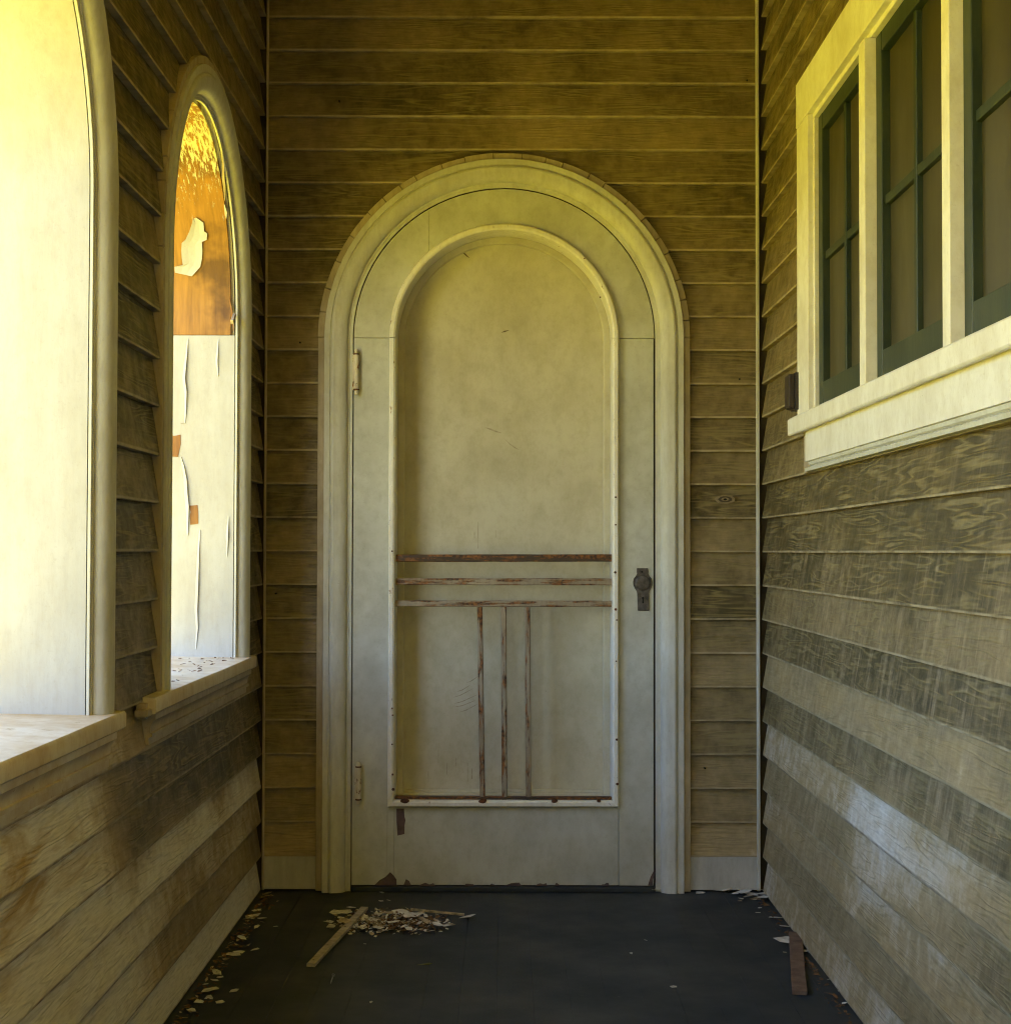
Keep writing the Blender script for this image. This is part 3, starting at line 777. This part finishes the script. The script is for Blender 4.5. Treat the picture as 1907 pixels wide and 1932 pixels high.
# stepped inner frame and the panel
PD = DF + 0.104
rin = PR - 0.0195
zi = ZP0 + 0.0195
st_prof = [(rin - 0.0004, PD - 0.012), (rin - 0.018, PD - 0.012), (rin - 0.0215, PD - 0.009), (rin - 0.0215, PD + 0.004), (rin - 0.0004, PD + 0.004)]
V, F = sweepvf(arch_path(0, ZS, zi), st_prof)
raw('inner_frame', V, F, M_PANEL, dr, smooth=30)
multi('inner_frame', [extr([(PD - 0.014, zi), (PD - 0.014, zi + 0.006), (PD - 0.009, zi + 0.0085), (PD - 0.009, zi + 0.014), (PD - 0.006, zi + 0.017), (PD + 0.004, zi + 0.017), (PD + 0.004, zi)], -rin + 0.0216, rin - 0.0216)], M_PANEL, dr)
pv = [(-rin - 0.004, zi - 0.004)] + [(o[0] + d_[0] * (rin + 0.004), o[1] + d_[1] * (rin + 0.004)) for (o, d_) in arch_path(0, ZS, ZS, 40)[1:-1]] + [(rin + 0.004, zi - 0.004)]
v, f = prismvf(pv, PD, PD + 0.006)
raw('panel', v, f, M_PANEL, dr)
def DPT(px, py, d): p = W(px, py, d); return p.x - CU, p.z
# rusty bars
def hbar(y0, y1, mat, tilt=0.0):
    za, zb = DPT(951, y1, 0.02)[1], DPT(951, y0, 0.02)[1]
    N = 26; V, F = [], []
    for i in range(N + 1):
        u = -rin + 0.002 + (2 * rin - 0.004) * i / N
        e = noise.noise((u * 14, za * 9, 2.2)) * 0.0011; e2 = noise.noise((u * 17, za * 9, 7.7)) * 0.0011
        dz = tilt * u
        for (d, z) in ((DF + 0.006, za + e + 0.002), (DF + 0.006, zb + e2 - 0.002), (DF + 0.009, zb + e2), (DF + 0.018, zb + e2), (DF + 0.018, za + e), (DF + 0.009, za + e)):
            V.append((u, d, z + dz))
    for i in range(N):
        for j in range(6): F.append((i * 6 + j, i * 6 + (j + 1) % 6, i * 6 + 6 + (j + 1) % 6, i * 6 + 6 + j))
    F += [tuple(range(6)), tuple(range(N * 6, N * 6 + 6))]
    return raw('bar', V, F, mat, dr)
b1_ = hbar(1046, 1060, M_RUSTDARK, 0.003); b1_['label'] = 'dark brown rusted top bar'
hbar(1091, 1104, M_RUSTBARH); hbar(1133, 1145, M_RUSTBARH)
for (xt, xb) in ((905, 910), (950, 952), (995, 997)):
    ut, zt = DPT(xt, 1145, 0.02); ub, _ = DPT(xb, 1497, 0.02); zb = zi - 0.0005
    N = 16; V, F = [], []
    for i in range(N + 1):
        t = i / N; u = ut + (ub - ut) * t; z = zt - 0.0005 + (zb - zt) * t
        e = noise.noise((z * 14, xt, 2.2)) * 0.001
        for (du, d) in ((-0.0055, DF + 0.006), (0.0055, DF + 0.006), (0.0082, DF + 0.009), (0.0082, DF + 0.017), (-0.0082, DF + 0.017), (-0.0082, DF + 0.009)):
            V.append((u + du + e, d, z))
    for i in range(N):
        for j in range(6): F.append((i * 6 + j, i * 6 + (j + 1) % 6, i * 6 + 6 + (j + 1) % 6, i * 6 + 6 + j))
    F += [tuple(range(6)), tuple(range(N * 6, N * 6 + 6))]
    raw('bar', V, F, M_RUSTBAR, dr)
rl_ = box('rust_line', -rin + 0.001, rin - 0.001, DF + 0.004, DF + 0.03, zi + 0.0005, zi + 0.009, M_RUSTDARK, dr, bevel=0.002)
# hinges: barrel with two ball tips, rusted collars
for (hx, y0, y1) in ((672, 657, 745), (676, 1437, 1520)):
    u, zt = DPT(hx, y0, -0.01); _, zb = DPT(hx, y1, -0.01)
    L = zt - zb; hd = -0.004
    prof = [(0.001, 0), (0.005, 0.002), (0.0065, 0.007), (0.005, 0.013), (0.0085, 0.0145), (0.0085, 0.019), (0.008, 0.021), (0.008, L - 0.021), (0.0085, L - 0.019), (0.0085, L - 0.0145), (0.005, L - 0.013), (0.0065, L - 0.007), (0.005, L - 0.002), (0.001, L)]
    h = raw('hinge', *lathevf((u, hd, zb), prof, 14), M_HINGE, dr, smooth=40)
    for z in (0.0145, L - 0.019):
        raw('collar', *lathevf((u, hd, zb + z), [(0.0088, 0), (0.0092, 0.001), (0.0092, 0.0035), (0.0088, 0.0045)], 14), M_RUST, h, smooth=40)
    box('leaf_plate', u - 0.012, u + 0.002, hd + 0.002, DF + 0.002, zb + 0.016, zt - 0.016, M_HINGE, h, bevel=0.0005)
# lock plate with a round boss and a keyhole
ep = []
half = [(1072, 10.5), (1079, 11), (1083, 10.5), (1087, 13), (1092, 17), (1098, 18.3), (1104, 18), (1110, 15.5), (1116, 12), (1120, 11.2), (1151, 10.8), (1152.5, 10.5)]
cx = 1212.0
for (y, w) in half: ep.append(DPT(cx + w + (y - 1072) * 0.025, y, 0))
for (y, w) in half[::-1]: ep.append(DPT(cx - w + (y - 1072) * 0.025, y, 0))
lp = raw('lock_plate', *prismvf(ep, DF - 0.0045, DF + 0.001), M_PLATE, dr, bevel=0.0012)
u, z = DPT(1212.5, 1100, 0)
V, F = [], []
prof = [(0.0, -0.0085), (0.012, -0.0082), (0.0185, -0.0075), (0.0225, -0.0062), (0.0238, -0.004)]
n = 20
for (r, d) in prof[1:]:
    for i in range(n):
        t = 2 * math.pi * i / n; V.append((u + r * math.cos(t), DF + d, z + r * math.sin(t)))
for k in range(len(prof) - 2):
    for i in range(n): F.append((k * n + i, k * n + (i + 1) % n, (k + 1) * n + (i + 1) % n, (k + 1) * n + i))
F.append(tuple(range(n)))
raw('boss', V, F, M_PLATE, lp, smooth=50)
ku, kz = DPT(1213, 1131, 0)
kp = [(ku + 0.0036 * math.cos(t * math.pi / 6), kz + 0.004 + 0.0036 * math.sin(t * math.pi / 6)) for t in range(-2, 9)]
kp = [(ku + 0.0022, kz - 0.012)] + kp + [(ku - 0.0022, kz - 0.012)]
raw('keyhole', *prismvf(kp, DF - 0.0052, DF - 0.003), M_BLACK, lp)
su, sz = DPT(1211, 1079, 0)
raw('screw', *prismvf([(su + 0.003 * math.cos(t * math.pi / 4), sz + 0.003 * math.sin(t * math.pi / 4)) for t in range(8)], DF - 0.0058, DF - 0.003), M_BLACK, lp)
# nails and rust-stained nail heads along the bead
for (x, y, r) in ((737, 1337, 2.2), (737, 1405, 2), (738, 1462, 2.6), (739, 1490, 3.6), (737, 1040, 2.2), (738, 1350, 2), (1164, 938, 2.4), (1164, 990, 2.2), (1163, 1080, 3), (1164, 1150, 3.2), (1165, 1248, 2), (1166, 1396, 3), (1167, 1480, 3.4), (1166, 1170, 2), (1105, 487, 1.8), (1135, 560, 1.8)):
    u, z = DPT(x, y, -0.01); rr_ = r / 626 * 0.8
    s = 1 if u > 0 else -1
    dn = DF - 0.0155
    raw('nail', *prismvf([(u - s * 0.004 + rr_ * math.cos(t * math.pi / 4), z + rr_ * math.sin(t * math.pi / 4)) for t in range(8)], dn, dn + 0.003), M_RUST, dr)
for (x, r) in ((764, 7.5), (911, 7.5), (1046, 6), (1130, 4.5)):
    u, z = DPT(x, 1512, -0.01)
    raw('rust_stain', *prismvf([(u + (r + random.uniform(-2, 2)) / 626 * math.cos(t * math.pi / 6), z + r / 626 * 0.62 * math.sin(t * math.pi / 6)) for t in range(12)], DF - 0.01505, DF - 0.013), M_RUST, dr)
# paint lost down to dark wood along the foot of the door
def loss(pix, d, mat=None):
    pts = [DPT(x, y, d) for x, y in pix]
    raw('paint_loss', *prismvf(pts, d - 0.0006, d + 0.002), mat or M_LOSS, dr)
M_LOSS = mk_simple('exposed_dark_primer', (0.13, 0.085, 0.08), (0.075, 0.05, 0.045), (40, 40, 40), 0.8)
loss([(748, 1526), (762, 1526), (763, 1541), (765, 1548), (763, 1558), (763, 1574), (750, 1577), (748, 1550)], DF)
loss([(706, 1671), (716, 1661), (727, 1655), (736, 1646), (742, 1652), (748, 1660), (748, 1671)], DF)
loss([(761, 1671), (766, 1659), (772, 1663), (776, 1671)], DF + 0.001)
x = 790
while x < 1160:
    w = random.uniform(8, 34)
    if random.random() < 0.65:
        pts = [(x, 1672)] + [(x + w * t, 1672 - random.uniform(2, 6.5)) for t in (0.15, 0.4, 0.65, 0.9)] + [(x + w, 1672)]
        loss(pts, DF + 0.001)
    x += w + random.uniform(2, 14)
loss([(1222, 1671), (1227, 1655), (1236, 1638), (1238, 1640), (1232, 1660), (1231, 1671)], DF)
# scuffs scratched into the panel
def scuff(pix, w, mat):
    V, F = [], []
    for i, (x, y) in enumerate(pix):
        t = i / (len(pix) - 1); ww = w * (0.2 + math.sin(math.pi * t)) / 626
        p = DPT(x, y, PD); V += [(p[0], PD - 0.0003, p[1] - ww / 2), (p[0], PD - 0.0003, p[1] + ww / 2)]
    for i in range(len(pix) - 1): F.append((2 * i, 2 * i + 1, 2 * i + 3, 2 * i + 2))
    raw('scuff', V, F, mat, dr, fix=False)
M_SCUFF = mk_simple('scuff', (0.40, 0.36, 0.27), (0.27, 0.23, 0.16), (120, 120, 60), 0.8)
for (x0, y0, x1, y1) in ((855, 1316, 893, 1299), (856, 1328, 900, 1311), (858, 1334, 896, 1322), (866, 1344, 902, 1328), (880, 1288, 902, 1276), (862, 1305, 888, 1292)):
    scuff([(x0, y0), (x0 * .65 + x1 * .35, y0 * .65 + y1 * .35 + 2), (x0 * .3 + x1 * .7, y0 * .3 + y1 * .7 + 1), (x1, y1)], 1.6, M_SCUFF)
def vmark(x, y0, y1, w, mat):
    pts = []
    n_ = 5
    L_, R2 = [], []
    for i in range(n_ + 1):
        y = y0 + (y1 - y0) * i / n_; ww = w * (0.3 + 0.7 * random.random())
        L_.append(DPT(x - ww / 2, y, PD)); R2.append(DPT(x + ww / 2, y, PD))
    raw('scuff', *prismvf(L_ + R2[::-1], PD - 0.0004, PD + 0.001), mat, dr)
for (x, y0, y1) in ((902, 985, 1035), (895, 1003, 1016), (935, 1000, 1014), (827, 1415, 1440), (843, 1440, 1462), (882, 1440, 1475), (890, 1450, 1470), (808, 1455, 1475), (860, 1430, 1445)):
    vmark(x, y0, y1, 1.7, M_SCUFF)
scuff([(865, 466), (872, 474), (880, 482), (885, 486)], 3.2, M_GRIME)
scuff([(946, 627), (952, 625), (960, 623)], 2.4, M_GRIME)
scuff([(916, 807), (926, 810), (936, 814), (946, 817)], 3.0, M_SCUFF)
scuff([(950, 826), (962, 838), (972, 845), (980, 849)], 2.0, M_SCUFF)

th = box('threshold', CU - 0.455, CU + 0.455, -0.008, 0.13, 0.001, ZD0 - 0.003, M_FLOOR)
tag(th, 'dark worn threshold strip under the arched door', 'threshold')

# ------------------------------------------------------------------ box on the right wall
jb = empty('switch_box', FRW @ Matrix.Translation((0.660, 0, 1.387)))
tag(jb, 'small dark brown metal box on the wall beside the window casing', 'box')
box('back_plate', -0.034, 0.036, -0.028, 0.010, 0.0, 0.096, M_BOX, jb, bevel=0.002)
raw('cover', *extr([(-0.0285, 0.002), (-0.044, 0.006), (-0.044, 0.090), (-0.0285, 0.094)], -0.030, 0.032), M_BOX, jb, bevel=0.002)

# ------------------------------------------------------------------ litter on the floor
def strip(name, pa, pb, w, t, mat, label, cat, dz=0.0, rise=(0.0, 0.0)):
    a, b = FL(*pa), FL(*pb); ln = (b - a).length
    o = empty(name, Matrix.Translation((a.x, a.y, dz)) @ Matrix.Rotation(math.atan2(b.y - a.y, b.x - a.x), 4, 'Z'))
    N = 10; V, F = [], []
    for i in range(N + 1):
        x = ln * i / N; lift = rise[0] + (rise[1] - rise[0]) * i / N
        for (yy, zz) in ((-w / 2, 0), (w / 2, 0), (w / 2, t), (-w / 2, t)):
            e = noise.noise((x * 20, yy * 30, zz * 30 + w)) * 0.0012
            V.append((x, yy + e, zz + lift + 0.001))
    for i in range(N):
        for j in range(4): F.append((i * 4 + j, i * 4 + (j + 1) % 4, i * 4 + 4 + (j + 1) % 4, i * 4 + 4 + j))
    F += [(0, 1, 2, 3), (N * 4, N * 4 + 1, N * 4 + 2, N * 4 + 3)]
    raw('lath', V, F, mat, o, bevel=0.0008)
    for fx in (0.06, 0.3, 0.62):
        x = ln * fx
        raw('nail_hole', *lathevf((x, 0.002, t + 0.001 + rise[0] + (rise[1] - rise[0]) * fx), [(0.0028, -0.0006), (0.0028, 0.0004)], 8), M_GRIME, o)
    return tag(o, label, cat)
strip('lath_strip', (586, 1826), (688, 1724), 0.021, 0.008, M_LATH, 'pale wooden lath lying across the heap of paint flakes', 'wood strip', rise=(0.0, 0.010))
strip('lath_strip', (1508, 1879), (1500, 1766), 0.034, 0.010, M_LATH2, 'short brown wooden slat on the floor by the streaked house wall', 'wood strip')
strip('stick', (775, 1727), (876, 1729), 0.008, 0.006, M_CHIP3, 'thin tan stick poking out of the flake heap toward a white flake', 'stick', rise=(0.012, 0.0))
rc = random.Random(21)
def chipvf(c, r, asp, rot, tilt, th=0.0006, n=5, z=0.002):
    pts = []
    for i in range(n):
        t = 2 * math.pi * (i + rc.uniform(-0.3, 0.3)) / n; q = r * rc.uniform(0.6, 1.3)
        pts.append((q * math.cos(t), q * asp * math.sin(t)))
    ca, sa = math.cos(rot), math.sin(rot)
    V = []
    for s in (0, 1):
        for (x, y) in pts:
            zz = tilt[0] * x + tilt[1] * y
            V.append([c[0] + ca * x - sa * y, c[1] + sa * x + ca * y, z + zz + s * th])
    mz = min(v[2] for v in V)
    for v in V: v[2] += max(0, 0.0016 + z - 0.002 - mz)
    F = [tuple(range(n)), tuple(range(n, 2 * n))] + [(i, (i + 1) % n, n + (i + 1) % n, n + i) for i in range(n)]
    return V, F
def chip(px, py, wpx, mat, label, group, asp=1.25, z=0.002):
    p = FL(px, py); r = wpx / 2 / (F_PX / (D + p.y)) 
    v, f = chipvf((0, 0), r, asp, rc.uniform(-3.1, 3.1), (rc.uniform(-0.18, 0.18), rc.uniform(-0.05, 0.25)), z=z)
    o = raw('paint_chip', v, f, mat); o.location = (p.x, p.y, 0)
    return tag(o, label, 'paint chip', group)
# heap: what nobody could count is one object, the larger flakes on top are things
V, F, MI = [], [], []
for i in range(1100):
    t = rc.random()
    px = rc.gauss(735, 52); py = rc.gauss(1745, 10)
    if not (612 < px < 858 and 1716 < py < 1768): continue
    if ((px - 735) / 125) ** 2 + ((py - 1743) / 27) ** 2 > 1: continue
    p = FL(px, py); r = rc.uniform(0.0022, 0.0085)
    hh = 0.016 * (1 - ((px - 735) / 125) ** 2 - ((py - 1743) / 27) ** 2) * rc.random()
    v, f = chipvf((p.x, p.y), r, rc.uniform(0.35, 0.9), rc.uniform(0, 6.3), (rc.uniform(-0.5, 0.5), rc.uniform(-0.5, 0.5)), n=5, z=0.002 + hh)
    o_ = len(V); V += v; F += [tuple(k + o_ for k in q) for q in f]
    MI += [rc.choice((0, 1, 1, 2, 1) if px > 730 else (0, 0, 1, 2))] * len(f)
hp = raw('flake_heap', V, F, M_CHIP); hp.data.materials.append(M_CHIP2); hp.data.materials.append(M_CHIP3)
hp.data.polygons.foreach_set('material_index', MI)
tag(hp, 'low heap of small brown and white paint flakes on the floor before the door', 'debris', kind='stuff')
GH = 'larger flakes on the heap'
for (x, y, w) in ((622, 1747, 20), (633, 1733, 24), (650, 1728, 26), (664, 1726, 20), (641, 1741, 18), (627, 1756, 18), (652, 1752, 22), (684, 1757, 20), (705, 1746, 24), (716, 1757, 20), (732, 1735, 26), (748, 1731, 30), (762, 1737, 40), (778, 1738, 34), (792, 1735, 22), (742, 1752, 20), (765, 1755, 18), (800, 1752, 20), (822, 1757, 18), (840, 1760, 16), (712, 1762, 18), (812, 1762, 16), (848, 1752, 18), (690, 1737, 22), (772, 1763, 15)):
    chip(x, y, w, rc.choice((M_CHIP, M_CHIP, M_CHIP3)), 'larger pale paint flake lying on the heap before the door', GH, z=rc.uniform(0.006, 0.018))
chip(885, 1733, 28, M_CHIP, 'single white flake beyond the tip of the thin stick', None, 1.2)
GL = 'flakes along the foot of the arched wall'
for (x, y, w) in ((505, 1688, 20), (483, 1720, 18), (478, 1731, 24), (471, 1737, 20), (492, 1735, 16), (486, 1752, 12), (455, 1773, 16), (440, 1803, 26), (452, 1798, 20), (425, 1812, 14), (482, 1795, 12), (410, 1838, 22), (405, 1852, 18), (414, 1846, 14), (398, 1873, 28), (405, 1868, 20), (395, 1885, 18), (442, 1872, 16), (418, 1893, 22), (388, 1860, 14), (376, 1892, 20), (520, 1750, 8), (362, 1908, 18)):
    chip(x, y, w, rc.choice((M_CHIP, M_CHIP, M_CHIP3)), 'pale flake on the floor along the foot of the arched wall', GL)
V, F = [], []
for i in range(260):
    y = rc.uniform(-1.55, -0.05); x = XL + 0.014 + abs(rc.gauss(0, 0.022))
    v, f = chipvf((x, y), rc.uniform(0.003, 0.009), rc.uniform(0.4, 0.9), rc.uniform(0, 6.3), (rc.uniform(-0.4, 0.4), rc.uniform(-0.4, 0.4)), n=5)
    o_ = len(V); V += v; F += [tuple(k + o_ for k in q) for q in f]
cr = raw('crumbs', V, F, M_CHIP2); cr.data.materials.append(M_CHIP3)
cr.data.polygons.foreach_set('material_index', [1 if (i // 7) % 4 == 0 else 0 for i in range(len(cr.data.polygons))])
tag(cr, 'fine brown crumbs scattered along the foot of the arched wall', 'debris', kind='stuff')
GR = 'flakes in the corner by the streaked wall'
for (x, y, w) in ((1368, 1684, 18), (1378, 1682, 18), (1392, 1683, 16), (1405, 1688, 26), (1418, 1690, 22), (1428, 1686, 24), (1440, 1690, 26), (1412, 1697, 22), (1440, 1699, 28), (1426, 1698, 18), (1398, 1700, 10), (1388, 1690, 14), (1352, 1682, 24), (1395, 1704, 8), (1432, 1680, 16)):
    chip(x, y, w, rc.choice((M_CHIP, M_CHIP, M_CHIP3)), 'pale flake heaped in the corner where door wall and streaked wall meet', GR, z=rc.uniform(0.002, 0.008))
chip(1319, 1686, 22, M_CHIP, 'pale flake on the floor below the lower end of the right door casing', None, 0.9)
chip(1240, 1682, 34, M_CHIP, 'wide pale flake lying against the threshold below the lock plate', None, 0.9)
GW = 'flakes along the foot of the streaked wall'
for (x, y, w) in ((1466, 1734, 26), (1482, 1750, 20), (1519, 1796, 26), (1531, 1799, 14), (1516, 1782, 10), (1480, 1800, 10), (1570, 1850, 14), (1585, 1872, 16), (1592, 1895, 14), (1434, 1715, 8), (1430, 1724, 10)):
    chip(x, y, w, M_CHIP, 'pale flake on the floor at the foot of the streaked wall', GW)
chip(1486, 1780, 44, M_CHIP, 'large pointed white flake half under the short brown slat', None, 1.3)
V, F = [], []
for i in range(150):
    y = rc.uniform(-1.4, -0.03); x = XR - 0.012 - abs(rc.gauss(0, 0.012))
    v, f = chipvf((x, y), rc.uniform(0.003, 0.008), rc.uniform(0.4, 0.9), rc.uniform(0, 6.3), (rc.uniform(-0.4, 0.4), rc.uniform(-0.4, 0.4)), n=5)
    o_ = len(V); V += v; F += [tuple(k + o_ for k in q) for q in f]
cr = raw('crumbs', V, F, M_CHIP2); tag(cr, 'fine brown crumbs scattered along the foot of the streaked wall', 'debris', kind='stuff')
V, F = [], []
for i in range(46):
    y = ARCH[0] + rc.uniform(-0.40, 0.40); x = XL - rc.uniform(0.0, 0.17)
    v, f = chipvf((x, y), rc.uniform(0.002, 0.008), rc.uniform(0.4, 0.9), rc.uniform(0, 6.3), (rc.uniform(-0.3, 0.3), rc.uniform(-0.3, 0.3)), n=5, z=SILLZ + 0.008)
    o_ = len(V); V += v; F += [tuple(k + o_ for k in q) for q in f]
cr = raw('crumbs', V, F, M_CHIP2); tag(cr, 'dark crumbs lying on the sill of the opening with the peeling lining', 'debris', kind='stuff')
GC = 'tiny specks on the bare floor'
for (x, y, w) in ((720, 1686, 8), (718, 1702, 9), (733, 1701, 6), (931, 1733, 0), (1218, 1776, 5), (1272, 1864, 18), (1190, 1801, 7), (777, 1764, 7), (660, 1764, 8), (708, 1769, 6), (688, 1783, 6), (700, 1893, 9)):
    if w: chip(x, y, w, M_CHIP, 'tiny pale speck on the bare middle of the floor', GC)
# a nail and a leaf
a, b = FL(600 / 1.2942 + 565 / 2.724 / 1.2942, 2100 / 1.2942 + 832 / 2.724 / 1.2942), FL((600 + 582 / 2.724) / 1.2942, (2100 + 785 / 2.724) / 1.2942)
nl = empty('loose_nail', Matrix.Translation((a.x, a.y, 0.003)) @ Matrix.Rotation(math.atan2(b.y - a.y, b.x - a.x), 4, 'Z'))
ln = (b - a).length
raw('shank', *tubevf((0.004, 0, 0.001), (ln, 0, 0.0025), 0.0016), M_STEEL, nl)
raw('tip', *tubevf((-0.004, 0, 0.0005), (0.004, 0, 0.001), 0.0002, 0.0016), M_STEEL, nl)
raw('head', *tubevf((ln, 0, 0.0025), (ln + 0.0015, 0, 0.0027), 0.0045, n=10), M_STEEL, nl)
tag(nl, 'loose bright nail lying on the floor near the pale lath', 'nail')
p = FL(800, 1823)
lf = raw('dry_leaf', [(-0.018, -0.002, 0.003), (-0.006, -0.007, 0.005), (0.010, -0.004, 0.004), (0.020, 0.001, 0.006), (0.010, 0.005, 0.007), (-0.006, 0.004, 0.004)], [(0, 1, 2, 3, 4, 5)], M_LEAF)
lf.location = (p.x, p.y, 0); sm = lf.modifiers.new('thick', 'SOLIDIFY'); sm.thickness = 0.0008
tag(lf, 'small greenish dry leaf on the bare floor', 'leaf')
